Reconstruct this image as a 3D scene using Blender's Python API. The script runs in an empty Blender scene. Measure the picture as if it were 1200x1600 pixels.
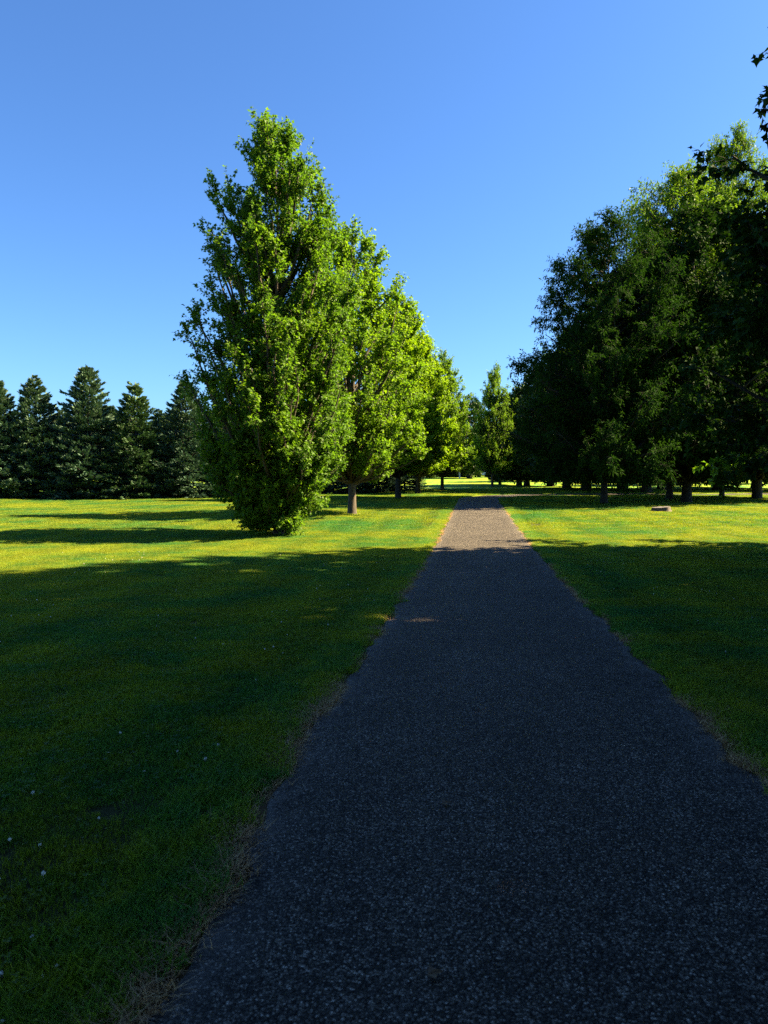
import bpy, math, random
import numpy as np
from mathutils import Vector

PI = math.pi
R = math.radians
sc = bpy.context.scene
COL = sc.collection

# ------------------------------------------------------------------ camera, sky, sun, exposure
EYE = 1.5
F_PX = 1110.0
cam_d = bpy.data.cameras.new('camera')
cam = bpy.data.objects.new('camera', cam_d)
COL.objects.link(cam)
cam.location = (0, 0, EYE)
PITCH = math.atan(65.0 / F_PX)
cam.rotation_euler = (PI / 2 - PITCH, 0, 0)
cam_d.sensor_fit = 'VERTICAL'
cam_d.sensor_height = 36.0
cam_d.sensor_width = 27.0
cam_d.lens = 36.0 * F_PX / 1600.0
cam_d.clip_start = 0.05
cam_d.clip_end = 3000
cam_d.dof.use_dof = True
cam_d.dof.focus_distance = 20.0
cam_d.dof.aperture_fstop = 4.5
sc.camera = cam

SUN_EL = R(42.0)
SUN_DIR = Vector((1.0, 0.17, 0.0)).normalized()            # horizontal direction towards the sun
world = bpy.data.worlds.new('World')
sc.world = world
world.use_nodes = True
wn = world.node_tree.nodes
wl = world.node_tree.links
wn.clear()
sky = wn.new('ShaderNodeTexSky')
sky.sky_type = 'NISHITA'
sky.sun_disc = False
sky.sun_elevation = SUN_EL
sky.sun_rotation = math.atan2(SUN_DIR.x, SUN_DIR.y)
sky.altitude = 300
sky.air_density = 1.0
sky.dust_density = 1.1
sky.ozone_density = 2.2
bg = wn.new('ShaderNodeBackground')
bg.inputs['Strength'].default_value = 0.05
wo = wn.new('ShaderNodeOutputWorld')
tint = wn.new('ShaderNodeMix')
tint.data_type = 'RGBA'
tint.blend_type = 'MULTIPLY'
tint.inputs[0].default_value = 1.0
tint.inputs[7].default_value = (0.35, 0.555, 0.80, 1)
wl.new(sky.outputs[0], tint.inputs[6])
wl.new(tint.outputs[2], bg.inputs[0])
wl.new(bg.outputs[0], wo.inputs[0])

sun_d = bpy.data.lights.new('sun', 'SUN')
sun_d.energy = 5.0
sun_d.angle = R(0.5)
sun_d.color = (1.0, 0.80, 0.47)
sun = bpy.data.objects.new('sun', sun_d)
COL.objects.link(sun)
sv = Vector((SUN_DIR.x * math.cos(SUN_EL), SUN_DIR.y * math.cos(SUN_EL), math.sin(SUN_EL)))
sun.rotation_euler = (-sv).to_track_quat('-Z', 'Y').to_euler()
sun.location = (40, 10, 40)

sc.view_settings.view_transform = 'Standard'
sc.view_settings.look = 'None'
sc.view_settings.gamma = 1.0
sc.view_settings.use_curve_mapping = False
sc.view_settings.exposure = 2.65
sc.render.engine = 'CYCLES'
sc.cycles.max_bounces = 6
sc.cycles.diffuse_bounces = 3
sc.cycles.transmission_bounces = 4
sc.cycles.transparent_max_bounces = 4
sc.cycles.glossy_bounces = 2
sc.cycles.caustics_reflective = False
sc.cycles.caustics_refractive = False
sc.cycles.use_denoising = False


# ------------------------------------------------------------------ helpers
def tag(o, label=None, cat=None, group=None, kind=None):
    if label: o['label'] = label
    if cat: o['category'] = cat
    if group: o['group'] = group
    if kind: o['kind'] = kind
    return o


def mesh_np(name, verts, quads=None, tris=None, mat=None, attr=None, smooth=False):
    """mesh from numpy arrays; quads (n,4), tris (n,3); attr: {name: per-vertex float array}"""
    me = bpy.data.meshes.new(name)
    verts = np.asarray(verts, np.float32)
    nq = 0 if quads is None else len(quads)
    nt = 0 if tris is None else len(tris)
    me.vertices.add(len(verts))
    me.vertices.foreach_set('co', verts.ravel())
    loops = []
    if nq: loops.append(np.asarray(quads, np.int32).ravel())
    if nt: loops.append(np.asarray(tris, np.int32).ravel())
    loops = np.concatenate(loops)
    me.loops.add(len(loops))
    me.loops.foreach_set('vertex_index', loops)
    me.polygons.add(nq + nt)
    starts = np.concatenate([np.arange(nq) * 4, nq * 4 + np.arange(nt) * 3]).astype(np.int32)
    me.polygons.foreach_set('loop_start', starts)
    if smooth:
        me.polygons.foreach_set('use_smooth', np.ones(nq + nt, bool))
    else:
        me.polygons.foreach_set('use_smooth', np.zeros(nq + nt, bool))
    if attr:
        for k, v in attr.items():
            a = me.attributes.new(k, 'FLOAT', 'POINT')
            a.data.foreach_set('value', np.asarray(v, np.float32))
    if mat: me.materials.append(mat)
    me.update(calc_edges=True)
    return me


def link(name, me, parent=None, loc=None, rotz=0.0, scale=None):
    o = bpy.data.objects.new(name, me)
    COL.objects.link(o)
    if parent is not None: o.parent = parent
    if loc is not None: o.location = loc
    if rotz: o.rotation_euler = (0, 0, rotz)
    if scale is not None: o.scale = scale
    return o


def copy_tree(o, parent=None):
    c = o.copy()
    COL.objects.link(c)
    c.parent = parent
    for ch in list(o.children):
        copy_tree(ch, c)
    return c


def norm(v):
    return v / np.maximum(np.linalg.norm(v, axis=-1, keepdims=True), 1e-9)


def tubes(P, Rr, sides):
    """P (B,n,3), Rr (B,n) -> verts, quads : B tapered tubes"""
    B, n, _ = P.shape
    T = np.empty_like(P)
    T[:, 1:-1] = P[:, 2:] - P[:, :-2]
    T[:, 0] = P[:, 1] - P[:, 0]
    T[:, -1] = P[:, -1] - P[:, -2]
    T = norm(T)
    ref = np.where(np.abs(T[..., 2:3]) > 0.92, np.array([1.0, 0, 0]), np.array([0, 0, 1.0]))
    U = norm(np.cross(T, ref))
    V = np.cross(T, U)
    a = np.arange(sides) * 2 * PI / sides
    ring = (U[:, :, None, :] * np.cos(a)[None, None, :, None] + V[:, :, None, :] * np.sin(a)[None, None, :, None])
    verts = P[:, :, None, :] + ring * Rr[:, :, None, None]
    idx = np.arange(B * n * sides).reshape(B, n, sides)
    a0 = idx[:, :-1, :]
    b0 = idx[:, 1:, :]
    a1 = np.roll(a0, -1, axis=2)
    b1 = np.roll(b0, -1, axis=2)
    q = np.stack([a0, a1, b1, b0], -1).reshape(-1, 4)
    return verts.reshape(-1, 3), q


def joinq(parts):
    vs, qs, off = [], [], 0
    for v, q in parts:
        vs.append(v)
        qs.append(q + off)
        off += len(v)
    return np.concatenate(vs), np.concatenate(qs)


# ------------------------------------------------------------------ materials
def new_mat(name):
    m = bpy.data.materials.new(name)
    m.use_nodes = True
    nt = m.node_tree
    nt.nodes.clear()
    return m, nt, nt.nodes, nt.links


def noise(N, L, vec, scale, detail=3.0, rough=0.55):
    n = N.new('ShaderNodeTexNoise')
    n.inputs['Scale'].default_value = scale
    n.inputs['Detail'].default_value = detail
    n.inputs['Roughness'].default_value = rough
    if vec is not None: L.new(vec, n.inputs['Vector'])
    return n.outputs['Fac']


def ramp(N, L, fac, stops):
    r = N.new('ShaderNodeValToRGB')
    e = r.color_ramp.elements
    while len(e) > 1: e.remove(e[0])
    e[0].position, e[0].color = stops[0][0], (*stops[0][1], 1)
    for p, c in stops[1:]:
        x = e.new(p)
        x.color = (*c, 1)
    L.new(fac, r.inputs[0])
    return r.outputs[0]


def mixc(N, L, fac, a, b, mode='MIX'):
    m = N.new('ShaderNodeMix')
    m.data_type = 'RGBA'
    m.blend_type = mode
    for s, v in ((m.inputs[0], fac), (m.inputs[6], a), (m.inputs[7], b)):
        if isinstance(v, (int, float)): s.default_value = v
        elif isinstance(v, tuple): s.default_value = (*v, 1)
        else: L.new(v, s)
    return m.outputs[2]


def mathn(N, L, op, a, b=0.0, clamp=False):
    m = N.new('ShaderNodeMath')
    m.operation = op
    m.use_clamp = clamp
    for s, v in ((m.inputs[0], a), (m.inputs[1], b)):
        if isinstance(v, (int, float)): s.default_value = v
        else: L.new(v, s)
    return m.outputs[0]


def world_pos(N):
    return N.new('ShaderNodeNewGeometry').outputs['Position']


def leaf_mat(name, dark, mid, light, yellow, trans=0.42, tcol=(1.25, 1.3, 0.5), gloss=0.30, rough=0.5, obj_scale=0.9):
    m, nt, N, L = new_mat(name)
    at = N.new('ShaderNodeAttribute')
    at.attribute_name = 'var'
    v = at.outputs['Fac']
    pos = N.new('ShaderNodeTexCoord').outputs['Object']
    nz = noise(N, L, pos, obj_scale, 2.0)
    f = mathn(N, L, 'ADD', mathn(N, L, 'MULTIPLY', v, 0.55), mathn(N, L, 'MULTIPLY', nz, 0.5))
    c = ramp(N, L, f, [(0.15, dark), (0.48, mid), (0.78, light), (0.97, yellow)])
    p = N.new('ShaderNodeBsdfPrincipled')
    L.new(c, p.inputs['Base Color'])
    p.inputs['Roughness'].default_value = rough
    p.inputs['Specular IOR Level'].default_value = gloss
    t = N.new('ShaderNodeBsdfTranslucent')
    tc = mixc(N, L, 1.0, c, tcol, 'MULTIPLY')
    L.new(tc, t.inputs['Color'])
    mx = N.new('ShaderNodeMixShader')
    mx.inputs[0].default_value = trans
    L.new(p.outputs[0], mx.inputs[1])
    L.new(t.outputs[0], mx.inputs[2])
    o = N.new('ShaderNodeOutputMaterial')
    L.new(mx.outputs[0], o.inputs[0])
    return m


def bark_mat(name, c1, c2, scale=9.0):
    m, nt, N, L = new_mat(name)
    tc = N.new('ShaderNodeTexCoord').outputs['Object']
    mp = N.new('ShaderNodeMapping')
    mp.inputs['Scale'].default_value = (1, 1, 0.22)
    L.new(tc, mp.inputs['Vector'])
    n1 = noise(N, L, mp.outputs[0], scale, 5.0, 0.65)
    n2 = noise(N, L, tc, 2.0, 2.0)
    c = ramp(N, L, n1, [(0.33, c1), (0.62, c2)])
    c = mixc(N, L, mathn(N, L, 'MULTIPLY', n2, 0.5), c, (0.03, 0.034, 0.022))
    p = N.new('ShaderNodeBsdfPrincipled')
    L.new(c, p.inputs['Base Color'])
    p.inputs['Roughness'].default_value = 0.9
    b = N.new('ShaderNodeBump')
    b.inputs['Strength'].default_value = 0.8
    b.inputs['Distance'].default_value = 0.03
    L.new(n1, b.inputs['Height'])
    L.new(b.outputs[0], p.inputs['Normal'])
    o = N.new('ShaderNodeOutputMaterial')
    L.new(p.outputs[0], o.inputs[0])
    return m


def plain_mat(name, col, rough=0.6, spec=0.4, var=0.15, scale=6.0, metallic=0.0):
    m, nt, N, L = new_mat(name)
    tc = N.new('ShaderNodeTexCoord').outputs['Object']
    n1 = noise(N, L, tc, scale, 4.0)
    lo = tuple(x * (1 - var) for x in col)
    hi = tuple(min(1, x * (1 + var)) for x in col)
    c = ramp(N, L, n1, [(0.35, lo), (0.65, hi)])
    p = N.new('ShaderNodeBsdfPrincipled')
    L.new(c, p.inputs['Base Color'])
    p.inputs['Roughness'].default_value = rough
    p.inputs['Specular IOR Level'].default_value = spec
    p.inputs['Metallic'].default_value = metallic
    o = N.new('ShaderNodeOutputMaterial')
    L.new(p.outputs[0], o.inputs[0])
    return m


def lawn_color(N, L, pos):
    """colour of turf by world position: clumps, worn yellow areas, clover, mowing lanes along the path"""
    big = noise(N, L, pos, 0.22, 3.0, 0.6)
    mid = noise(N, L, pos, 1.3, 4.0, 0.6)
    fine = noise(N, L, pos, 7.0, 3.0, 0.6)
    f = mathn(N, L, 'ADD', mathn(N, L, 'MULTIPLY', big, 0.45), mathn(N, L, 'MULTIPLY', mid, 0.38))
    f = mathn(N, L, 'ADD', f, mathn(N, L, 'MULTIPLY', fine, 0.20))
    c = ramp(N, L, f, [(0.36, (0.026, 0.155, 0.046)), (0.46, (0.068, 0.180, 0.030)),
                       (0.54, (0.155, 0.225, 0.016)), (0.68, (0.25, 0.29, 0.016))])
    sx = N.new('ShaderNodeSeparateXYZ')
    L.new(pos, sx.inputs[0])
    u = mathn(N, L, 'SUBTRACT', sx.outputs[0], mathn(N, L, 'MULTIPLY', sx.outputs[1], 0.127))
    wob = mathn(N, L, 'MULTIPLY', noise(N, L, pos, 0.35, 1.0), 1.2)
    s = mathn(N, L, 'SINE', mathn(N, L, 'ADD', mathn(N, L, 'MULTIPLY', u, 4.6), wob))
    s = mathn(N, L, 'ADD', mathn(N, L, 'MULTIPLY', s, 0.10), 1.0)
    g = N.new('ShaderNodeCombineColor')
    for i in range(3): L.new(s, g.inputs[i])
    return mixc(N, L, 1.0, c, g.outputs[0], 'MULTIPLY'), f


def grass_blade_mat():
    m, nt, N, L = new_mat('grass_blade')
    pos = world_pos(N)
    c, f = lawn_color(N, L, pos)
    at = N.new('ShaderNodeAttribute')
    at.attribute_name = 'var'
    dry = ramp(N, L, at.outputs['Fac'], [(0.0, (0.62, 0.66, 0.62)), (0.7, (1.15, 1.1, 1.0)), (0.95, (1.4, 1.3, 1.2)), (0.98, (2.3, 1.5, 2.5))])
    c = mixc(N, L, 1.0, c, dry, 'MULTIPLY')
    p = N.new('ShaderNodeBsdfPrincipled')
    L.new(c, p.inputs['Base Color'])
    p.inputs['Roughness'].default_value = 0.55
    p.inputs['Specular IOR Level'].default_value = 0.22
    t = N.new('ShaderNodeBsdfTranslucent')
    L.new(mixc(N, L, 1.0, c, (1.5, 1.4, 0.55), 'MULTIPLY'), t.inputs['Color'])
    mx = N.new('ShaderNodeMixShader')
    mx.inputs[0].default_value = 0.4
    L.new(p.outputs[0], mx.inputs[1])
    L.new(t.outputs[0], mx.inputs[2])
    o = N.new('ShaderNodeOutputMaterial')
    L.new(mx.outputs[0], o.inputs[0])
    return m


def dry_blade_mat():
    m, nt, N, L = new_mat('dry_blade')
    at = N.new('ShaderNodeAttribute')
    at.attribute_name = 'var'
    nz = noise(N, L, world_pos(N), 2.5, 2.0)
    f = mathn(N, L, 'ADD', mathn(N, L, 'MULTIPLY', at.outputs['Fac'], 0.6), mathn(N, L, 'MULTIPLY', nz, 0.6))
    c = ramp(N, L, f, [(0.25, (0.16, 0.08, 0.03)), (0.55, (0.38, 0.22, 0.09)), (0.8, (0.58, 0.38, 0.17)), (0.95, (0.12, 0.15, 0.02))])
    p = N.new('ShaderNodeBsdfPrincipled')
    L.new(c, p.inputs['Base Color'])
    p.inputs['Roughness'].default_value = 0.7
    o = N.new('ShaderNodeOutputMaterial')
    L.new(p.outputs[0], o.inputs[0])
    return m


def ground_mat():
    m, nt, N, L = new_mat('lawn_ground')
    pos = world_pos(N)
    c, f = lawn_color(N, L, pos)
    far = N.new('ShaderNodeAttribute')
    far.attribute_name = 'far'
    edge = N.new('ShaderNodeAttribute')
    edge.attribute_name = 'edge'
    hi = noise(N, L, pos, 30.0, 3.0, 0.7)
    soil = ramp(N, L, hi, [(0.3, (0.016, 0.022, 0.006)), (0.7, (0.05, 0.055, 0.016))])
    brown = ramp(N, L, hi, [(0.3, (0.05, 0.03, 0.015)), (0.7, (0.17, 0.11, 0.055))])
    soil = mixc(N, L, edge.outputs['Fac'], soil, brown)
    tuft = ramp(N, L, noise(N, L, pos, 12.0, 4.0, 0.7), [(0.25, (0.55, 0.6, 0.5)), (0.75, (1.9, 1.75, 1.6))])
    g = mixc(N, L, 1.0, c, tuft, 'MULTIPLY')
    c2 = mixc(N, L, far.outputs['Fac'], soil, g)
    p = N.new('ShaderNodeBsdfPrincipled')
    L.new(c2, p.inputs['Base Color'])
    p.inputs['Roughness'].default_value = 0.9
    p.inputs['Specular IOR Level'].default_value = 0.1
    b = N.new('ShaderNodeBump')
    b.inputs['Strength'].default_value = 0.7
    b.inputs['Distance'].default_value = 0.05
    L.new(noise(N, L, pos, 14.0, 4.0, 0.7), b.inputs['Height'])
    L.new(b.outputs[0], p.inputs['Normal'])
    o = N.new('ShaderNodeOutputMaterial')
    L.new(p.outputs[0], o.inputs[0])
    return m


def asphalt_mat():
    m, nt, N, L = new_mat('worn_asphalt')
    pos = world_pos(N)
    vo = N.new('ShaderNodeTexVoronoi')
    vo.feature = 'F1'
    vo.inputs['Scale'].default_value = 122.0
    vo.inputs['Randomness'].default_value = 1.0
    L.new(pos, vo.inputs['Vector'])
    sepc = N.new('ShaderNodeSeparateColor')
    L.new(vo.outputs['Color'], sepc.inputs[0])
    stone = ramp(N, L, sepc.outputs[0], [(0.0, (0.018, 0.017, 0.0165)), (0.45, (0.055, 0.050, 0.045)), (0.70, (0.12, 0.108, 0.095)),
                                         (0.90, (0.24, 0.215, 0.185)), (1.0, (0.46, 0.42, 0.37))])
    binder = ramp(N, L, vo.outputs['Distance'], [(0.35, (1, 1, 1)), (0.75, (0.12, 0.12, 0.12))])
    c = mixc(N, L, 1.0, stone, binder, 'MULTIPLY')
    grit = ramp(N, L, noise(N, L, pos, 260.0, 2.0, 0.8), [(0.35, (0.45, 0.45, 0.45)), (0.65, (1.75, 1.7, 1.65))])
    c = mixc(N, L, 1.0, c, grit, 'MULTIPLY')
    big = ramp(N, L, noise(N, L, pos, 0.9, 5.0, 0.6), [(0.3, (0.60, 0.58, 0.56)), (0.7, (0.93, 0.91, 0.88))])
    c = mixc(N, L, 1.0, c, big, 'MULTIPLY')
    med = ramp(N, L, noise(N, L, pos, 9.0, 4.0, 0.65), [(0.3, (0.75, 0.75, 0.77)), (0.7, (1.25, 1.23, 1.2))])
    c = mixc(N, L, 1.0, c, med, 'MULTIPLY')
    edge = N.new('ShaderNodeAttribute')
    edge.attribute_name = 'edge'
    en = mathn(N, L, 'MULTIPLY', edge.outputs['Fac'], ramp(N, L, noise(N, L, pos, 5.0, 4.0), [(0.35, (0, 0, 0)), (0.65, (1, 1, 1))]))
    c = mixc(N, L, mathn(N, L, 'MULTIPLY', en, 0.6), c, (0.19, 0.17, 0.15))
    # thin hairline cracks
    p = N.new('ShaderNodeBsdfPrincipled')
    L.new(c, p.inputs['Base Color'])
    p.inputs['Roughness'].default_value = 0.75
    p.inputs['Specular IOR Level'].default_value = 0.15
    b = N.new('ShaderNodeBump')
    b.inputs['Strength'].default_value = 1.0
    b.inputs['Distance'].default_value = 0.006
    b.invert = True
    L.new(vo.outputs['Distance'], b.inputs['Height'])
    b2 = N.new('ShaderNodeBump')
    b2.inputs['Strength'].default_value = 0.4
    b2.inputs['Distance'].default_value = 0.02
    L.new(noise(N, L, pos, 12.0, 4.0), b2.inputs['Height'])
    L.new(b2.outputs[0], b.inputs['Normal'])
    L.new(b.outputs[0], p.inputs['Normal'])
    o = N.new('ShaderNodeOutputMaterial')
    L.new(p.outputs[0], o.inputs[0])
    return m


M_ASPH = asphalt_mat()
M_GROUND = ground_mat()
M_BLADE = grass_blade_mat()
M_DRY = dry_blade_mat()
M_MAPLE = leaf_mat('maple_leaf', (0.042, 0.105, 0.018), (0.085, 0.18, 0.017), (0.15, 0.26, 0.015), (0.25, 0.32, 0.016), 0.48, gloss=0.22)
M_MAPLE_Y = leaf_mat('bright_maple_leaf', (0.09, 0.18, 0.010), (0.16, 0.27, 0.010), (0.23, 0.34, 0.010), (0.30, 0.36, 0.012), 0.52, gloss=0.2)
M_MAPLE_M = leaf_mat('fresh_maple_leaf', (0.055, 0.13, 0.014), (0.11, 0.21, 0.013), (0.18, 0.29, 0.012), (0.28, 0.33, 0.014), 0.5, gloss=0.2)
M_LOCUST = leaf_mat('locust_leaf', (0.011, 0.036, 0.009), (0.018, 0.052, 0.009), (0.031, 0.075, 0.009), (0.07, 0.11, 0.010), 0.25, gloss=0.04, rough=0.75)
M_LOCUST_SUN = leaf_mat('sunlit_locust_leaf', (0.05, 0.12, 0.014), (0.09, 0.17, 0.014), (0.14, 0.22, 0.012), (0.24, 0.26, 0.012), 0.45, gloss=0.15)  # lighter copy of the locust leaf, sunlight put into its colour
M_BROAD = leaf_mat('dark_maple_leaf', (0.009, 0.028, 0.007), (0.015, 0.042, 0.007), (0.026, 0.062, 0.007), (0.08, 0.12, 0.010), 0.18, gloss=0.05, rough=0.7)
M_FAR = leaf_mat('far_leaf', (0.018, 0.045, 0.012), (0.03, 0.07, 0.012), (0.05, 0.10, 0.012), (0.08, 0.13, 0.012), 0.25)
M_SPRUCE = leaf_mat('spruce_needle', (0.028, 0.066, 0.042), (0.06, 0.115, 0.07), (0.11, 0.17, 0.09), (0.24, 0.19, 0.06), 0.10, (1, 1.1, 0.8), 0.25, 0.6, 0.5)
M_SPRUCE_G = leaf_mat('green_spruce_needle', (0.026, 0.064, 0.028), (0.05, 0.10, 0.04), (0.085, 0.145, 0.05), (0.14, 0.17, 0.05), 0.12, (1, 1.1, 0.7), 0.25, 0.6, 0.5)
M_RED = leaf_mat('reddish_leaf', (0.10, 0.03, 0.015), (0.20, 0.07, 0.03), (0.30, 0.11, 0.04), (0.35, 0.2, 0.05), 0.3)
M_BARK = bark_mat('grey_brown_bark', (0.035, 0.026, 0.019), (0.12, 0.088, 0.06))
M_BARK_D = bark_mat('dark_bark', (0.012, 0.010, 0.008), (0.038, 0.030, 0.024))


# ------------------------------------------------------------------ terrain
_gy = np.array([-80, -20, 0, 3.6, 6.2, 10.5, 17.5, 24, 31, 50, 65, 75, 100, 140, 220, 400, 1500.0])
_gz = np.array([0.15, 0.10, 0.0, -0.10, -0.20, -0.345, -0.47, -0.47, -0.42, -0.31, -0.26, -0.22, -0.02, 0.34, 0.55, 0.8, 0.9])


def _smooth_profile():
    ys = np.linspace(-80, 1500, 6321)
    z = np.interp(ys, _gy, _gz)
    k = 17
    ker = np.hanning(k)
    ker /= ker.sum()
    zp = np.pad(z, k // 2, mode='edge')
    return ys, np.convolve(zp, ker, mode='valid')


_PY, _PZ = _smooth_profile()


def center_x(y):
    return 0.25 + 0.127 * y


# path centreline: straight, then a bend to the right that runs on across the lawn
_cl = [(center_x(y), y) for y in np.arange(-14, 45.01, 0.2)]
_h = math.atan2(1, 0.127)
x, y = _cl[-1]
step = 0.2
while _h > R(3):
    _h -= step / 9.5
    x += math.cos(_h) * step
    y += math.sin(_h) * step
    _cl.append((x, y))
while x < 70:
    x += step * math.cos(_h)
    y += step * math.sin(_h)
    _cl.append((x, y))
CL = np.array(_cl)
_s = np.concatenate([[0], np.cumsum(np.linalg.norm(np.diff(CL, axis=0), axis=1))])


def path_dist(x, y):
    """signed-less distance to the centreline + arc position + side (+1 right)"""
    x = np.asarray(x, float)
    y = np.asarray(y, float)
    d = np.full(x.shape, 99.0)
    s = np.zeros(x.shape)
    side = np.ones(x.shape)
    straight = y < 40
    t = (x - center_x(y)) / math.sqrt(1 + 0.127 ** 2)
    d = np.where(straight, np.abs(t), d)
    side = np.where(straight, np.sign(t), side)
    s = np.where(straight, (y + 14) * math.sqrt(1 + 0.127 ** 2), s)
    idx = np.nonzero(~straight & (y < 75) & (x > -5))[0] if x.ndim == 1 else None
    if idx is not None and len(idx):
        sub = CL[200:]
        ss = _s[200:]
        for ch in np.array_split(idx, max(1, len(idx) // 4000)):
            dx = x[ch][:, None] - sub[None, :, 0]
            dy = y[ch][:, None] - sub[None, :, 1]
            dd = dx * dx + dy * dy
            k = dd.argmin(1)
            d[ch] = np.sqrt(dd[np.arange(len(ch)), k])
            s[ch] = ss[k]
            k2 = np.minimum(k, len(sub) - 2)
            tx = sub[k2 + 1, 0] - sub[k2, 0]
            ty = sub[k2 + 1, 1] - sub[k2, 1]
            side[ch] = np.sign(tx * -dy[np.arange(len(ch)), k] * 1.0 + ty * dx[np.arange(len(ch)), k])
    return d, s, side


def half_w(s, side):
    """ragged half width of the path along its length"""
    s = np.asarray(s, float)
    ph = np.where(np.asarray(side) > 0, 0.0, 11.3)
    w = 1.25 + 0.014 * np.sin(s * 0.9 + ph) + 0.016 * np.sin(s * 2.3 + ph * 2) + 0.022 * np.sin(s * 5.1 + ph * 3) + 0.014 * np.sin(s * 11.7 + ph)
    near = np.clip((18.5 - s) / 3.0, 0, 1) * np.where(np.asarray(side) < 0, 1, 0)      # grass has crept over the left edge close by
    return w - 0.14 * near


def ground_z(x, y, full=True):
    x = np.asarray(x, float)
    y = np.asarray(y, float)
    z = np.interp(y, _PY, _PZ)
    far = np.clip((np.hypot(x - center_x(np.clip(y, -20, 46)), 0) - 3.0) / 8.0, 0, 1)
    z = z + far * (0.05 * np.sin(x * 0.21 + 1.3) * np.sin(y * 0.17 + .4) + 0.03 * np.sin(x * 0.5 + y * 0.33))
    # the left field lies very slightly lower towards the middle
    z = z - 0.05 * np.clip((-x - 6) / 15, 0, 1) * np.clip((y - 8) / 12, 0, 1) * np.clip((70 - y) / 20, 0, 1)
    z = z + np.clip((np.abs(x) - 150) / 800, 0, 1) * 1.0
    return z


def gz(x, y):
    return float(ground_z(np.array([x]), np.array([y]))[0])


def axis(a):
    out = []
    for lo, hi, st in a:
        out.append(np.arange(lo, hi, st))
    out.append([a[-1][1]])
    return np.concatenate(out)


gx = axis([(-1400, -200, 100), (-200, -60, 10), (-60, -14, 1.0), (-14, 16, 0.25), (16, 70, 1.0), (70, 200, 10), (200, 1400, 100)])
gy = axis([(-200, -60, 20), (-60, -4, 1.0), (-4, 60, 0.25), (60, 130, 1.0), (130, 220, 5), (220, 1500, 80)])
X, Y = np.meshgrid(gx, gy)
Xf, Yf = X.ravel(), Y.ravel()
Zf = ground_z(Xf, Yf)
dd, ssn, sd = path_dist(Xf, Yf)
hw = half_w(ssn, sd)
edge = np.clip(1 - (dd - hw) / 0.30, 0, 1)
Zf = Zf + 0.012 * np.clip((dd - hw - 0.05) / 0.3, 0, 1) - 0.03 * (dd < hw - 0.25)
dist = np.hypot(Xf, Yf)
farv = np.clip((dist - 38) / 22, 0, 1)
nxx, nyy = len(gx), len(gy)
ii = np.arange(nxx * nyy).reshape(nyy, nxx)
q = np.stack([ii[:-1, :-1], ii[:-1, 1:], ii[1:, 1:], ii[1:, :-1]], -1).reshape(-1, 4)
ground = link('ground', mesh_np('ground', np.stack([Xf, Yf, Zf], 1), quads=q, mat=M_GROUND, attr={'far': farv, 'edge': edge}, smooth=True))
tag(ground, kind='structure')

# asphalt path with a ragged, slightly rounded-off edge
keep = [0]
for i in range(1, len(CL)):
    if _s[i] - _s[keep[-1]] >= 0.19: keep.append(i)
c = CL[keep]
sk = _s[keep]
sf = np.arange(0, sk[-1], 0.1)
cx = np.interp(sf, sk, c[:, 0])
cy = np.interp(sf, sk, c[:, 1])
tx = np.gradient(cx)
ty = np.gradient(cy)
ln = np.hypot(tx, ty)
tx, ty = tx / ln, ty / ln
cols = np.array([-1.0, -0.985, -0.96, -0.9, -0.75, -0.5, -0.25, 0, 0.25, 0.5, 0.75, 0.9, 0.96, 0.985, 1.0])
wl_ = half_w(sf, -np.ones_like(sf))
wr_ = half_w(sf, np.ones_like(sf))
rng = np.random.default_rng(4)
jl = np.convolve(rng.normal(0, 0.018, len(sf) + 4), np.ones(2) / 2, 'same')[:len(sf)]
jr = np.convolve(rng.normal(0, 0.018, len(sf) + 4), np.ones(2) / 2, 'same')[:len(sf)]
offs = np.where(cols[None, :] < 0, cols[None, :] * (wl_ + jl)[:, None], cols[None, :] * (wr_ + jr)[:, None])
PX = cx[:, None] + offs * ty[:, None]
PY = cy[:, None] - offs * tx[:, None]
PZ = ground_z(PX.ravel(), PY.ravel()).reshape(PX.shape) + 0.014
PZ += np.where(np.abs(cols)[None, :] > 0.99, -0.03, 0) + np.where(np.abs(cols)[None, :] < 0.95, 0.004, 0)
n, mcol = PX.shape
ii = np.arange(n * mcol).reshape(n, mcol)
q = np.stack([ii[:-1, :-1], ii[:-1, 1:], ii[1:, 1:], ii[1:, :-1]], -1).reshape(-1, 4)
ed = np.broadcast_to(np.clip((np.abs(cols) - 0.86) / 0.12, 0, 1)[None, :], PX.shape).ravel()
path = link('path', mesh_np('path', np.stack([PX.ravel(), PY.ravel(), PZ.ravel()], 1), quads=q, mat=M_ASPH, attr={'edge': ed}, smooth=True))
tag(path, kind='structure')


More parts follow.
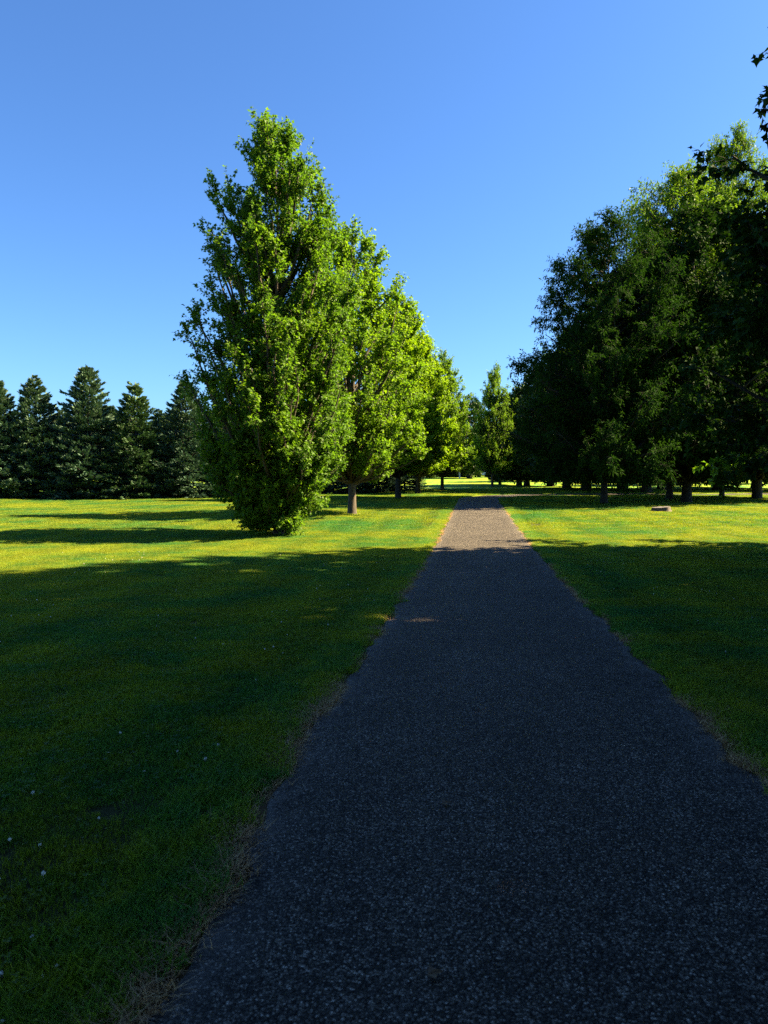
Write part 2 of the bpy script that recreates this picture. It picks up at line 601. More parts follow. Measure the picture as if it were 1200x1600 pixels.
# ------------------------------------------------------------------ trees
def leaf_faces(pos, dirs, nrm, size, shape, var, rng):
    """one folded leaf per position"""
    n = len(pos)
    d = norm(dirs)
    s = norm(np.cross(d, nrm))
    u = np.cross(s, d)
    L = size[:, None]
    if shape == 'maple':
        tmpl = [(0, 0, 0), (-0.52, 0.30, 0.10), (-0.20, 0.52, 0.05), (0, 1.0, -0.08), (0.20, 0.52, 0.05), (0.52, 0.30, 0.10)]
        V = np.stack([pos + L * (a * s + b * d + h * u) for a, b, h in tmpl], 1)
        base = (np.arange(n) * 6)[:, None]
        q = np.concatenate([base + np.array([[0, 1, 2, 3]]), base + np.array([[0, 3, 4, 5]])])
        return V.reshape(-1, 3), q, None, np.repeat(var, 6)
    if shape == 'frond':       # narrow pinnate leaf
        tmpl = [(0, 0, 0), (-0.17, 0.45, 0.06), (0, 1.0, -0.16), (0.17, 0.45, 0.06)]
    elif shape == 'needle':
        tmpl = [(0, 0, 0), (-0.20, 0.42, -0.05), (0, 1.0, 0.0), (0.20, 0.42, -0.05)]
    else:
        tmpl = [(0, 0, 0), (-0.42, 0.42, 0.10), (0, 1.0, -0.06), (0.42, 0.42, 0.10)]
    V = np.stack([pos + L * (a * s + b * d + h * u) for a, b, h in tmpl], 1)
    base = (np.arange(n) * 4)[:, None]
    t = np.concatenate([base + np.array([[0, 1, 2]]), base + np.array([[0, 2, 3]])])
    return V.reshape(-1, 3), None, t, np.repeat(var, 4)


def bez(p0, p1, p2, n):
    t = np.linspace(0, 1, n)[None, :, None]
    return (1 - t) ** 2 * p0[:, None] + 2 * t * (1 - t) * p1[:, None] + t ** 2 * p2[:, None]


def pick(P, t):
    """point and tangent at parameter t (B,K) along polylines P (B,n,3)"""
    B, n, _ = P.shape
    f = t * (n - 1)
    i = np.minimum(f.astype(int), n - 2)
    w = (f - i)[..., None]
    b = np.arange(B)[:, None]
    a, c = P[b, i], P[b, i + 1]
    return a * (1 - w) + c * w, norm(c - a)


def tree_data(seed, H, prof, base, n1, n2, n3, nl, leaf, shape='maple', elev=55, spread=0.5, trunk_r=0.2, droop=0.0,
              up2=0.5, L2=1.1, L3=0.5, leaders=0, lump=0.2, trunk_frac=0.93, hang=0.35, gaps=0.0, lean=(0, 0), skirt=0, skirt_lean=(0, 0), asym=0.0):
    rng = np.random.default_rng(seed)
    # trunk
    tz = np.linspace(0, H * trunk_frac, 22)
    wob = 0.015 * H * 0.25
    tp = np.stack([wob * np.sin(tz * 0.5 + seed) * tz / H + lean[0] * tz / H, wob * np.cos(tz * 0.41 + seed * 2) * tz / H + lean[1] * tz / H, tz], 1)
    tr = trunk_r * (1 - 0.93 * (tz / (H * trunk_frac)) ** 0.85)
    tr[0] *= 1.25
    tp = np.concatenate([tp[:1] + [0, 0, -0.12], tp[:1] + [0, 0, 0.0], tp[:1] + [0, 0, 0.12], tp[1:]])
    tr = np.concatenate([[tr[0] * 1.12], [tr[0]], [trunk_r * 1.08], tr[1:]])
    trunk_parts = [tubes(tp[None], tr[None], 12)]

    def trunk_at(h):
        return np.stack([np.interp(h, tp[:, 2], tp[:, 0]), np.interp(h, tp[:, 2], tp[:, 1]), h], -1)
    ph = rng.uniform(0, 6.28, 12)

    def env(h, az):
        t = np.clip(h / H, 0, 1)
        r = np.interp(t, prof[0], prof[1])
        w = (np.sin(az * 2 + t * 9 + ph[0]) + np.sin(az * 3 - t * 14 + ph[1]) + np.sin(az * 5 + t * 23 + ph[2]) + np.sin(az * 4 - t * 31 + ph[3])) / 2.2
        return r * (1 + lump * w - asym * np.cos(az))
    # primaries: even coverage of the envelope
    k = np.arange(n1)
    pr = np.interp(np.linspace(0, 1, 400), prof[0], prof[1])
    cum = np.cumsum(pr + 0.12 * pr.max())
    cum /= cum[-1]
    u = (k + rng.uniform(0.1, 0.9, n1)) / n1
    lo = base / H
    ulo = np.interp(lo, np.linspace(0, 1, 400), cum)
    he = np.interp(ulo + (1 - ulo) * u, cum, np.linspace(0, 1, 400)) * H
    az = k * 2.39996 + rng.normal(0, 0.3, n1)
    depth = np.where(rng.random(n1) < 0.3, rng.uniform(0.35, 0.75, n1), rng.uniform(0.78, 1.0, n1))
    re = env(he, az) * depth
    te = math.tan(R(elev)) * (1 - 0.55 * np.clip((0.35 - he / H) / 0.35, 0, 1)) * rng.uniform(0.75, 1.25, n1)
    hs = np.clip(he - re * te, base * 0.75 + 0.1 * rng.random(n1), H * trunk_frac * 0.98)
    hs = np.minimum(hs, he + 0.5)
    if skirt:      # low shoots that hide the foot of the trunk
        h_ = rng.uniform(0.15, 2.6, skirt)
        he = np.concatenate([he, h_])
        hs = np.concatenate([hs, np.clip(h_ * rng.uniform(0.3, 0.9, skirt), 0.15, 2.0)])
        re = np.concatenate([re, (0.65 + 0.55 * h_) * rng.uniform(0.5, 1.0, skirt)])
        az = np.concatenate([az, math.atan2(skirt_lean[1], skirt_lean[0]) - 0.4 + rng.normal(0, 1.25, skirt)])
        n1 = n1 + skirt
    p0 = trunk_at(hs)
    out = np.stack([np.cos(az), np.sin(az), np.zeros(n1)], 1)
    p2 = trunk_at(he) + out * re[:, None]
    p2[:, 2] = he
    low = np.clip((0.30 - he / H) / 0.30, 0, 1)[:, None]
    p1 = p0 + (p2 - p0) * 0.5 + out * re[:, None] * spread * 0.3 * (1 - 2 * 0) + np.array([0, 0, 1.0]) * (droop * re)[:, None] * 0.5
    P = bez(p0, p1, p2, 9)
    P[:, 1:-1] += rng.normal(0, 0.03, (n1, 7, 3)) * re[:, None, None] * 0.5
    r0 = np.clip(0.035 * np.linalg.norm(p2 - p0, axis=1) * 0.55 + 0.012, 0.012, trunk_r * 0.42)
    Rr = r0[:, None] * np.linspace(1, 0.18, 9)[None]
    branch_parts = [tubes(P, Rr, 6)]
    # secondaries
    t2 = rng.uniform(0.12, 1.0, (n1, n2)) ** 0.85
    s0, tg = pick(P, t2)
    rnd = norm(rng.normal(0, 1, (n1, n2, 3)))
    outv = np.broadcast_to(out[:, None], rnd.shape)
    dirs = norm(tg * 0.9 + rnd * 0.95 + outv * 0.35 + np.array([0, 0, up2]))
    ln2 = L2 * rng.uniform(0.5, 1.15, (n1, n2)) * (1.1 - 0.5 * t2)
    s0, dirs, ln2 = s0.reshape(-1, 3), dirs.reshape(-1, 3), ln2.ravel()
    if gaps > 0:
        g = (np.sin(s0[:, 0] * 1.9 + ph[4]) + np.sin(s0[:, 1] * 2.1 + ph[5]) + np.sin(s0[:, 2] * 1.5 + ph[6]) + np.sin((s0[:, 0] + s0[:, 2]) * 2.9 + ph[7]))
        kp = g > -4 + gaps
        s0, dirs, ln2 = s0[kp], dirs[kp], ln2[kp]
    s2 = s0 + dirs * ln2[:, None]
    s2[:, 2] += (up2 * 0.25 - droop * 0.3) * ln2
    s1 = s0 + dirs * (ln2 * 0.5)[:, None]
    S = bez(s0, s1, s2, 5)
    branch_parts.append(tubes(S, (0.004 + 0.011 * ln2)[:, None] * np.linspace(1, 0.3, 5)[None], 4))
    B2 = len(S)
    # tertiary twigs
    t3 = rng.uniform(0.15, 1.0, (B2, n3))
    q0, tg = pick(S, t3)
    rnd = norm(rng.normal(0, 1, (B2, n3, 3)))
    d3 = norm(tg * 0.8 + rnd * 0.9 + np.array([0, 0, up2 * 0.5 - droop * 0.5]))
    ln3 = L3 * rng.uniform(0.5, 1.2, (B2, n3))
    q0, d3, ln3 = q0.reshape(-1, 3), d3.reshape(-1, 3), ln3.ravel()
    q2 = q0 + d3 * ln3[:, None]
    q2[:, 2] -= droop * 0.35 * ln3
    Q = bez(q0, q0 + d3 * (ln3 * 0.5)[:, None], q2, 3)
    branch_parts.append(tubes(Q, np.full((len(Q), 3), 0.0035) * np.array([1.3, 1.0, 0.6]), 3))
    B3 = len(Q)
    # leaves
    t4 = rng.uniform(0.1, 1.02, (B3, nl))
    lp, lt = pick(Q, np.minimum(t4, 1))
    rnd = norm(rng.normal(0, 1, (B3, nl, 3)))
    ld = norm(lt * 0.55 + rnd * 0.9 + np.array([0, 0, -hang]))
    up = norm(np.array([0, 0, 1.0]) + rng.normal(0, 0.55, (B3, nl, 3)))
    pet = leaf * 0.35
    lp = lp + ld * pet * rng.uniform(0.2, 1.2, (B3, nl, 1))
    clump = rng.random(B3)[:, None] * 0.5 + rng.random((B3, nl)) * 0.5
    sz = leaf * rng.uniform(0.65, 1.2, (B3, nl))
    lp, ld, up, clump, sz = lp.reshape(-1, 3), ld.reshape(-1, 3), up.reshape(-1, 3), clump.ravel(), sz.ravel()
    ok = lp[:, 2] > 0.05
    crown = leaf_faces(lp[ok], ld[ok], up[ok], sz[ok], shape, clump[ok], rng)
    return joinq(trunk_parts), joinq(branch_parts), crown


def tree(name, loc, rotz, label, cat, group, lm, bm, **kw):
    t, b, c = tree_data(**kw)
    root = bpy.data.objects.new(name, None)
    COL.objects.link(root)
    root.location = loc
    root.rotation_euler = (0, 0, rotz)
    link('trunk', mesh_np('trunk', t[0], quads=t[1], mat=bm, smooth=True), root)
    link('branches', mesh_np('branches', b[0], quads=b[1], mat=bm, smooth=True), root)
    link('crown', mesh_np('crown', c[0], quads=c[1], tris=c[2], mat=lm, attr={'var': c[3]}), root)
    tag(root, label, cat, group)
    return root


def place(proto, x, y, rotz, s, label, group=None, sz=None, dz=0.0):
    o = copy_tree(proto)
    o.location = (x, y, gz(x, y) + dz)
    o.rotation_euler = (0, 0, rotz)
    o.scale = (s, s, sz or s)
    tag(o, label, group=group)
    return o


def at(px, Z):
    return (px - 600.0) / F_PX * Z


MAPG = 'young maples in a row left of the path'
# hero maple, branches down to the grass
x0, y0 = at(437, 21.8), 21.8
P_HERO = ([0, 0.015, 0.06, 0.12, 0.22, 0.33, 0.45, 0.60, 0.75, 0.86, 0.95, 1.0],
          [0.5, 0.9, 1.35, 1.8, 2.35, 2.65, 2.6, 2.3, 1.85, 1.5, 1.0, 0.4])
tree('maple_tree', (x0, y0, gz(x0, y0)), 0.0, 'tallest maple, leafy right down to the grass, left of the path', 'tree', MAPG,
     M_MAPLE, M_BARK, seed=11, H=11.9, skirt=75, prof=P_HERO, base=0.55, n1=175, n2=12, n3=6, nl=13, leaf=0.10, elev=62, trunk_r=0.2, asym=0.06,
     up2=0.75, L2=0.85, L3=0.42, lump=0.12, gaps=1.2, hang=0.4, skirt_lean=(-0.45, -0.25))

# second maple: bare trunk
P_COL = ([0.12, 0.15, 0.22, 0.35, 0.5, 0.65, 0.8, 0.92, 1.0], [1.8, 2.8, 3.1, 3.15, 3.1, 2.75, 2.05, 1.15, 0.3])
x0, y0 = at(550, 31), 31
mapleB = tree('maple_tree', (x0, y0, gz(x0, y0)), 1.1, 'second maple in the row, with a short bare brown trunk, beside the tallest one', 'tree', MAPG,
              M_MAPLE_M, M_BARK, seed=23, H=12.1, lean=(0.15, 0.0), prof=P_COL, base=1.7, n1=140, n2=9, n3=6, nl=13, leaf=0.12, shape='kite', elev=56, trunk_r=0.19,
              up2=0.7, L2=1.0, L3=0.45, lump=0.17, gaps=1.1)
P_COL2 = ([0.13, 0.17, 0.24, 0.36, 0.5, 0.65, 0.8, 0.92, 1.0], [1.2, 2.6, 3.2, 3.2, 2.9, 2.4, 1.7, 1.0, 0.3])
x0, y0 = at(622, 46), 46
mapleC = tree('maple_tree', (x0, y0, gz(x0, y0)), 0.0, 'third maple in the row, dark trunk with a sunlit base, rounder than the second', 'tree', MAPG,
              M_MAPLE_Y, M_BARK_D, seed=37, H=12.4, prof=P_COL2, base=1.8, n1=150, n2=9, n3=5, nl=12, leaf=0.17, shape='kite', elev=54, trunk_r=0.20,
              up2=0.7, L2=1.1, L3=0.5, lump=0.10, gaps=0.5)
place(mapleC, at(653, 55), 55, 2.1, 0.95, 'fourth maple in the row, its dark trunk right behind the third')
place(mapleB, at(691, 62), 62, 4.0, 0.88, 'last maple of the left row, slim dark trunk just left of the path end', sz=0.95)
place(mapleB, at(769, 74), 74, 5.2, 0.74, 'lone slender bright green maple standing beyond the bend of the path', group='trees beyond the bend', sz=1.0)

# big shade trees on the right
P_LOC = ([0.08, 0.12, 0.2, 0.32, 0.45, 0.6, 0.72, 0.84, 0.93, 1.0], [2.2, 4.2, 5.0, 5.1, 4.9, 4.5, 3.9, 3.0, 1.9, 0.5])
SHG = 'big shade trees on the right lawn'
x0, y0 = at(944, 40), 40
locust = tree('locust_tree', (x0, y0, gz(x0, y0)), 0.7, 'feathery shade tree on the slim dark trunk nearest the path, crown stepping down left', 'tree', SHG,
              M_LOCUST, M_BARK_D, seed=5, H=15.4, prof=P_LOC, base=1.6, n1=170, n2=10, n3=5, nl=16, leaf=0.20, shape='frond', elev=34, trunk_r=0.2,
              up2=0.15, L2=1.5, L3=0.7, lump=0.28, gaps=1.3, droop=0.3, hang=0.45)
P_BR = ([0.10, 0.14, 0.22, 0.35, 0.5, 0.65, 0.78, 0.9, 1.0], [2.6, 4.4, 5.2, 5.5, 5.3, 4.7, 3.7, 2.3, 0.6])
x0, y0 = at(1073, 42), 42
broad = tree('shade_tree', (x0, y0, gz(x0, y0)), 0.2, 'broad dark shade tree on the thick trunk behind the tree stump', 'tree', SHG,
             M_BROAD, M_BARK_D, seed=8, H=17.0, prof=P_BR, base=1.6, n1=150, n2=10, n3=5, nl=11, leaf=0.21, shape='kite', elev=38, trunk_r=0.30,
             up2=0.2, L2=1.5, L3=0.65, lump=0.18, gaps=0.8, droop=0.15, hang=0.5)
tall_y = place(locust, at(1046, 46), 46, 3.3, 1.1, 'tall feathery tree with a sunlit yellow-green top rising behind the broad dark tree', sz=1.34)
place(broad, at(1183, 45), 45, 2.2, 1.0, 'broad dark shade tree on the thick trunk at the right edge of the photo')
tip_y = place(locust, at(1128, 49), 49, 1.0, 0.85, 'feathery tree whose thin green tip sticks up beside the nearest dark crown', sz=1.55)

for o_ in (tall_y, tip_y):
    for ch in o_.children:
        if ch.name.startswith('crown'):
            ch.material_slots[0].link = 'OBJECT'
            ch.material_slots[0].material = M_LOCUST_SUN

# trees beside the camera whose shade covers the foreground, plus added ones behind; the first two reach into view
NG = 'nearest maples on the right, mostly outside the frame'
P_N = ([0.10, 0.14, 0.22, 0.35, 0.5, 0.65, 0.78, 0.9, 1.0], [2.6, 4.3, 5.0, 5.1, 4.9, 4.3, 3.1, 1.8, 0.5])
x0, y0 = 12.3, 15.0
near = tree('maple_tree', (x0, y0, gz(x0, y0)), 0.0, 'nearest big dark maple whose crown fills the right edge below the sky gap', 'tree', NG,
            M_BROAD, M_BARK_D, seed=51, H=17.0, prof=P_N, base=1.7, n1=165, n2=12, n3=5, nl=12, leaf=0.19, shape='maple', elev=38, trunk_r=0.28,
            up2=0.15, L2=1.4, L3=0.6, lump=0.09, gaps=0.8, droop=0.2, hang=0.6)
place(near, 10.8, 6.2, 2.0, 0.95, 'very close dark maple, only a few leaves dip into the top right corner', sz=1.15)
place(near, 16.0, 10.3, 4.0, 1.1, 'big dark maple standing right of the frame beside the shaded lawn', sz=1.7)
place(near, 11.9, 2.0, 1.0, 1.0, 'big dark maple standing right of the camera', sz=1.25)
P_HI = ([0.30, 0.36, 0.5, 0.65, 0.8, 0.92, 1.0], [3.5, 6.5, 7.6, 7.2, 5.6, 3.4, 0.8])  # high crowns out of view, added to keep sky light off the near ground
over = tree('maple_tree', (4.8, -4.2, gz(4.8, -4.2)), 0.5, 'added unseen high-limbed maple blocking sky light over the path at the camera', 'tree', NG,
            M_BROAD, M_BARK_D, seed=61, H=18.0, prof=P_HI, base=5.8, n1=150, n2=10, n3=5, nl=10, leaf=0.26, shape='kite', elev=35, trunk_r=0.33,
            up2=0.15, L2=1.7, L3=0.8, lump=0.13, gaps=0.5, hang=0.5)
place(over, -5.5, -5.0, 2.0, 1.0, 'added unseen high-limbed maple blocking sky light behind the camera to the left')
place(over, 1.0, -14.0, 4.0, 1.1, 'added unseen high-limbed maple blocking sky light well behind the camera')
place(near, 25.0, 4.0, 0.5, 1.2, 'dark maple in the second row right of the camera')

# trees further back on the right
P_FAR = ([0.08, 0.12, 0.22, 0.38, 0.55, 0.7, 0.85, 1.0], [2.2, 4.0, 4.8, 5.1, 4.8, 4.0, 2.6, 0.5])
x0, y0 = at(860, 78), 78
BG_ = 'dark trees standing beyond the bend on the right'
far = tree('park_tree', (x0, y0, gz(x0, y0)), 0.2, 'thick dark trunk with a low black crown right of the bend', 'tree', BG_,
           M_FAR, M_BARK_D, seed=77, H=13.0, prof=P_FAR, base=1.3, n1=90, n2=8, n3=4, nl=9, leaf=0.34, shape='kite', elev=36, trunk_r=0.42,
           up2=0.2, L2=1.6, L3=0.7, lump=0.16, gaps=0.5, hang=0.4)
for i, (px, Z, s, lb) in enumerate([
        (811, 80, 0.80, 'small dark tree second from the left behind the bend'),
        (823, 78, 0.85, 'dark trunk close beside the small tree behind the bend'),
        (837, 96, 0.8, 'far tree with a reddish sunlit trunk between two dark trunks'),
        (916, 60, 1.05, 'dark trunk left of the bright lawn slot under the locust tree'),
        (885, 69, 1.0, 'dark trunk between the thick trunk and the slim locust trunk'),
        (972, 65, 1.1, 'dark trunk left of the widest bright lawn slot'),
        (1035, 66, 1.1, 'thick leaning trunk right of the widest bright lawn slot, beyond the stump'),
        (1062, 80, 0.9, 'dark trunk glimpsed just left of the broad dark tree'),
        (1120, 66, 0.95, 'dark trunk behind the low hanging sunlit twigs'),
        (1090, 92, 1.0, 'dark tree far behind the pale post near the right edge'),
        (1150, 88, 1.0, 'dark tree far off, left of the rightmost thick trunk'),
        (1010, 98, 1.0, 'dark tree closing the view behind the bright lawn slots'),
        (1010, 58, 1.0, 'dark trunk close behind the tree stump, in deep shade'),
        (1230, 62, 1.1, 'dark tree just outside the right edge of the photo'),
        (1180, 70, 1.0, 'dark trunk far behind the rightmost thick trunk')]):
    place(far, at(px, Z), Z, i * 1.7, s, lb, group=BG_)
place(far, at(781, 84), 84, 3.4, 0.45, 'thin dark trunk right of the lone slender maple', group='trees beyond the bend')

place(far, at(733, 120), 120, 1.4, 1.0, 'mid green tree far behind, in the gap left of the lone slender maple', group='trees beyond the bend')

# far row closing the park
rr = random.Random(3)
far_lb = ['dense dark tree in the far row closing the park']
k = 0
for px in range(-160, 1500, 62):
    Z = 128 + rr.uniform(-8, 14) if px < 720 or px > 800 else 150
    if 735 < px < 760: continue
    k += 1
    Xp = at(px, Z)
    o = place(far, Xp, Z, rr.uniform(0, 6), rr.uniform(0.85, 1.1), 'dense dark tree in the far row closing the park, seen past the nearer trees',
              group='far row of dark trees closing the park')
    o.scale = (o.scale[0] * 1.15, o.scale[1] * 1.15, o.scale[2] * 0.95)
    o.location.z -= 1.3

# spruces
def spruce_data(seed, H, Rad, nwh, per, spr, leaf):
    rng = np.random.default_rng(seed)
    tz = np.linspace(-0.1, H, 12)
    tp = np.stack([0.02 * np.sin(tz), 0.02 * np.cos(tz * 1.3), tz], 1)
    trk = tubes(tp[None], (0.14 * (1 - 0.95 * np.clip(tz, 0, H) / H))[None], 8)
    hs, azs, Ls = [], [], []
    for w in range(nwh):
        t = (w + 0.5) / nwh
        h = 0.15 + (H - 0.35) * t ** 0.95
        rad = Rad * (1 - t) ** 0.80 * (1 - 0.2 * max(0, 0.12 - t) / 0.12) + 0.14
        n_ = max(4, int(per * (1 - 0.55 * t)))
        a = rng.uniform(0, 6.28) + np.arange(n_) * 2 * PI / n_ + rng.normal(0, 0.18, n_)
        bulge = 1 + 0.14 * np.sin(a * 3 + h * 1.3 + seed) + 0.10 * np.sin(a * 2 - h * 2.1)
        hs.append(h + rng.normal(0, 0.10, n_))
        azs.append(a)
        Ls.append(rad * bulge * rng.uniform(0.8, 1.12, n_))
    h = np.concatenate(hs)
    a = np.concatenate(azs)
    Lb = np.concatenate(Ls)
    t = np.clip(h / H, 0, 1)
    out = np.stack([np.cos(a), np.sin(a), np.zeros_like(a)], 1)
    p0 = np.stack([0 * h, 0 * h, h], 1)
    rise = (0.50 * t - 0.14)
    p1 = p0 + out * (Lb * 0.5)[:, None] + np.array([0, 0, 1.0]) * (Lb * (rise * 0.5 - 0.10))[:, None]
    p2 = p0 + out * Lb[:, None] + np.array([0, 0, 1.0]) * (Lb * (rise + 0.06))[:, None]
    P = bez(p0, p1, p2, 6)
    br = tubes(P, (0.006 + 0.012 * Lb)[:, None] * np.linspace(1, 0.25, 6)[None], 4)
    n = len(P)
    # side sprays
    tt = rng.uniform(0.12, 1.0, (n, spr)) ** 0.7
    s0, tg = pick(P, tt)
    sgn = np.where(rng.random((n, spr, 1)) < 0.5, -1, 1)
    side = np.cross(tg, np.array([0, 0, 1.0]))
    wide = (1.06 - tt)[..., None] * Lb[:, None, None] * 0.42 * rng.random((n, spr, 1)) + 0.02
    pos = s0 + side * sgn * wide + tg * wide * 0.5 + rng.normal(0, 0.02, (n, spr, 3))
    pos[..., 2] += -0.10 * wide[..., 0] + rng.normal(0, 0.03, (n, spr))
    d = norm(tg * 0.9 + side * sgn * 0.6 + rng.normal(0, 0.22, (n, spr, 3)) + np.array([0, 0, 0.16]))
    up = norm(np.array([0, 0, 1.0]) + rng.normal(0, 0.55, (n, spr, 3)))
    tip = (t[:, None] * 0.35 + 0 * tt)
    var = np.clip(rng.random((n, spr)) * 0.45 + rng.random(n)[:, None] * 0.3 + tip * (t[:, None] > 0.55), 0, 1)
    sz = leaf * rng.uniform(0.6, 1.25, (n, spr)) * (1 - 0.25 * t[:, None])
    lp = pos.reshape(-1, 3)
    ok = lp[:, 2] > 0.02
    crown = leaf_faces(lp[ok], d.reshape(-1, 3)[ok], up.reshape(-1, 3)[ok], sz.ravel()[ok], 'needle', var.ravel()[ok], rng)
    return trk, br, crown


def spruce(name, lm, **kw):
    t, b, c = spruce_data(**kw)
    root = bpy.data.objects.new(name, None)
    COL.objects.link(root)
    link('trunk', mesh_np('trunk', t[0], quads=t[1], mat=M_BARK_D, smooth=True), root)
    link('branches', mesh_np('branches', b[0], quads=b[1], mat=M_BARK_D), root)
    link('crown', mesh_np('crown', c[0], quads=c[1], tris=c[2], mat=lm, attr={'var': c[3]}), root)
    return root


SG = 'spruces in a row behind the left field'
sprA = spruce('spruce_tree', M_SPRUCE, seed=3, H=8.6, Rad=3.0, nwh=32, per=15, spr=95, leaf=0.30)
sprB = spruce('spruce_tree', M_SPRUCE, seed=9, H=8.0, Rad=2.8, nwh=29, per=14, spr=95, leaf=0.30)
sprC = spruce('spruce_tree', M_SPRUCE_G, seed=14, H=7.8, Rad=2.75, nwh=29, per=14, spr=95, leaf=0.28)
spots = [(sprB, 0, 47, 0.97, 0.0, 'blue spruce cut by the left edge of the photo'),
         (sprB, 58, 47.5, 1.0, 1.2, 'blue spruce with a yellowish tip, second from the left edge'),
         (sprA, 140, 48, 1.03, 2.0, 'tallest spruce of the row, with a double ragged tip'),
         (sprC, 213, 48, 0.99, 0.5, 'greener spruce just right of the tallest spruce'),
         (sprA, 292, 49, 0.93, 4.1, 'pale blue spruce half hidden by the left side of the tallest maple'),
         (sprB, 98, 51, 0.78, 2.2, 'lower spruce filling the gap left of the tallest spruce'),
         (sprA, 175, 51.5, 0.76, 3.2, 'lower spruce filling the gap right of the tallest spruce'),
         (sprC, 250, 51, 0.78, 5.0, 'low dark spruce in the gap left of the pale blue one'),
         (sprA, -60, 47, 1.0, 1.0, 'spruce standing just left of the frame'),
         (sprB, 360, 50, 0.8, 2.5, 'spruce hidden behind the tallest maple'),
         (sprC, 425, 52, 0.8, 3.5, 'green spruce hidden behind the trunk of the tallest maple'),
         (sprA, 488, 54, 0.75, 0.8, 'dark spruce seen low between the first two maple trunks'),
         (sprB, 545, 56, 0.75, 1.8, 'dark spruce seen low behind the second maple trunk'),
         (sprA, 592, 59, 0.75, 2.8, 'dark spruce low between the second and third maple trunks'),
         (sprC, 632, 64, 0.7, 4.8, 'last spruce of the row, low behind the third maple')]
first = set()
for pr_, px, Z, s, rz, lb in spots:
    if pr_.name not in first:
        o = pr_
        first.add(pr_.name)
    else:
        o = copy_tree(pr_)
    Xp = at(px, Z)
    o.location = (Xp, Z, gz(Xp, Z))
    o.rotation_euler = (0, 0, rz)
    o.scale = (s, s, s)
    tag(o, lb, 'tree', SG)

# reddish bush far back
t, b, c_ = tree_data(seed=90, H=2.1, prof=([0, 0.2, 0.6, 1.0], [0.5, 1.0, 0.9, 0.2]), base=0.15, n1=26, n2=5, n3=4, nl=7, leaf=0.2, shape='kite',
                     elev=45, trunk_r=0.05, L2=0.4, L3=0.25)
bush = bpy.data.objects.new('red_bush', None)
COL.objects.link(bush)
xb, yb = at(806, 98), 98
bush.location = (xb, yb, gz(xb, yb))
link('stem', mesh_np('stem', t[0], quads=t[1], mat=M_BARK), bush)
link('branches', mesh_np('branches', b[0], quads=b[1], mat=M_BARK), bush)
link('foliage', mesh_np('foliage', c_[0], quads=c_[1], tris=c_[2], mat=M_RED, attr={'var': c_[3]}), bush)
tag(bush, 'small reddish brown bush in the sun far behind the bend', 'bush')


# ------------------------------------------------------------------ tree stump
def build_stump():
    x0, y0 = at(1034, 33), 33
    root = bpy.data.objects.new('tree_stump', None)
    COL.objects.link(root)
    root.location = (x0, y0, gz(x0, y0))
    rng = np.random.default_rng(2)
    na = 40
    a = np.arange(na) * 2 * PI / na
    prof = [(-0.1, 0.60), (0.0, 0.52), (0.06, 0.46), (0.11, 0.43), (0.17, 0.42), (0.22, 0.40)]
    rough = 0.04 * np.sin(a * 5 + 1) + 0.03 * np.sin(a * 9) + rng.normal(0, 0.008, na)
    vs = []
    for h, r in prof:
        fl = 1 + (0.6 if h < 0.08 else 0.3) * rough * 3
        top = 0.03 * np.cos(a) * (h > 0.2)
        vs.append(np.stack([np.cos(a) * r * fl, np.sin(a) * r * fl * 0.9, np.full(na, h) + top + rng.normal(0, 0.006, na) * (h > 0.1)], 1))
    V = np.concatenate(vs)
    ii = np.arange(len(prof) * na).reshape(len(prof), na)
    q = np.stack([ii[:-1], np.roll(ii[:-1], -1, 1), np.roll(ii[1:], -1, 1), ii[1:]], -1).reshape(-1, 4)
    link('bark', mesh_np('bark', V, quads=q, mat=M_BARK, smooth=True), root)
    m = plain_mat('cut_wood', (0.11, 0.10, 0.095), 0.85, 0.2, 0.3, 14)
    ring = vs[-1].copy()
    ctr = ring.mean(0, keepdims=True)
    V = np.concatenate([ring * [0.985, 0.985, 1] + [0, 0, 0.004], (ring - ctr) * 0.55 + ctr + [0, 0, 0.008 ], ctr + [0, 0, 0.0]])
    i0 = np.arange(na)
    i1 = (i0 + 1) % na
    q = np.stack([i0, i1, na + i1, na + i0], 1)
    t = np.stack([na + i0, na + i1, np.full(na, 2 * na)], 1)
    link('cut_top', mesh_np('cut_top', V, quads=q, tris=t, mat=m), root)
    tag(root, 'low grey tree stump with a flat cut top on the sunlit right lawn', 'tree stump')


build_stump()


# ------------------------------------------------------------------ far parked car
def box_v(x0, x1, y0, y1, z0, z1, tx=0.0, ty=0.0):
    v = np.array([[x0, y0, z0], [x1, y0, z0], [x1, y1, z0], [x0, y1, z0], [x0 + tx, y0 + ty, z1], [x1 - tx, y0 + ty, z1], [x1 - tx, y1 - ty, z1], [x0 + tx, y1 - ty, z1]])
    q = np.array([[0, 3, 2, 1], [4, 5, 6, 7], [0, 1, 5, 4], [1, 2, 6, 5], [2, 3, 7, 6], [3, 0, 4, 7]])
    return v, q


def bevel(o, w):
    md = o.modifiers.new('bevel', 'BEVEL')
    md.width = w
    md.segments = 2
    return o


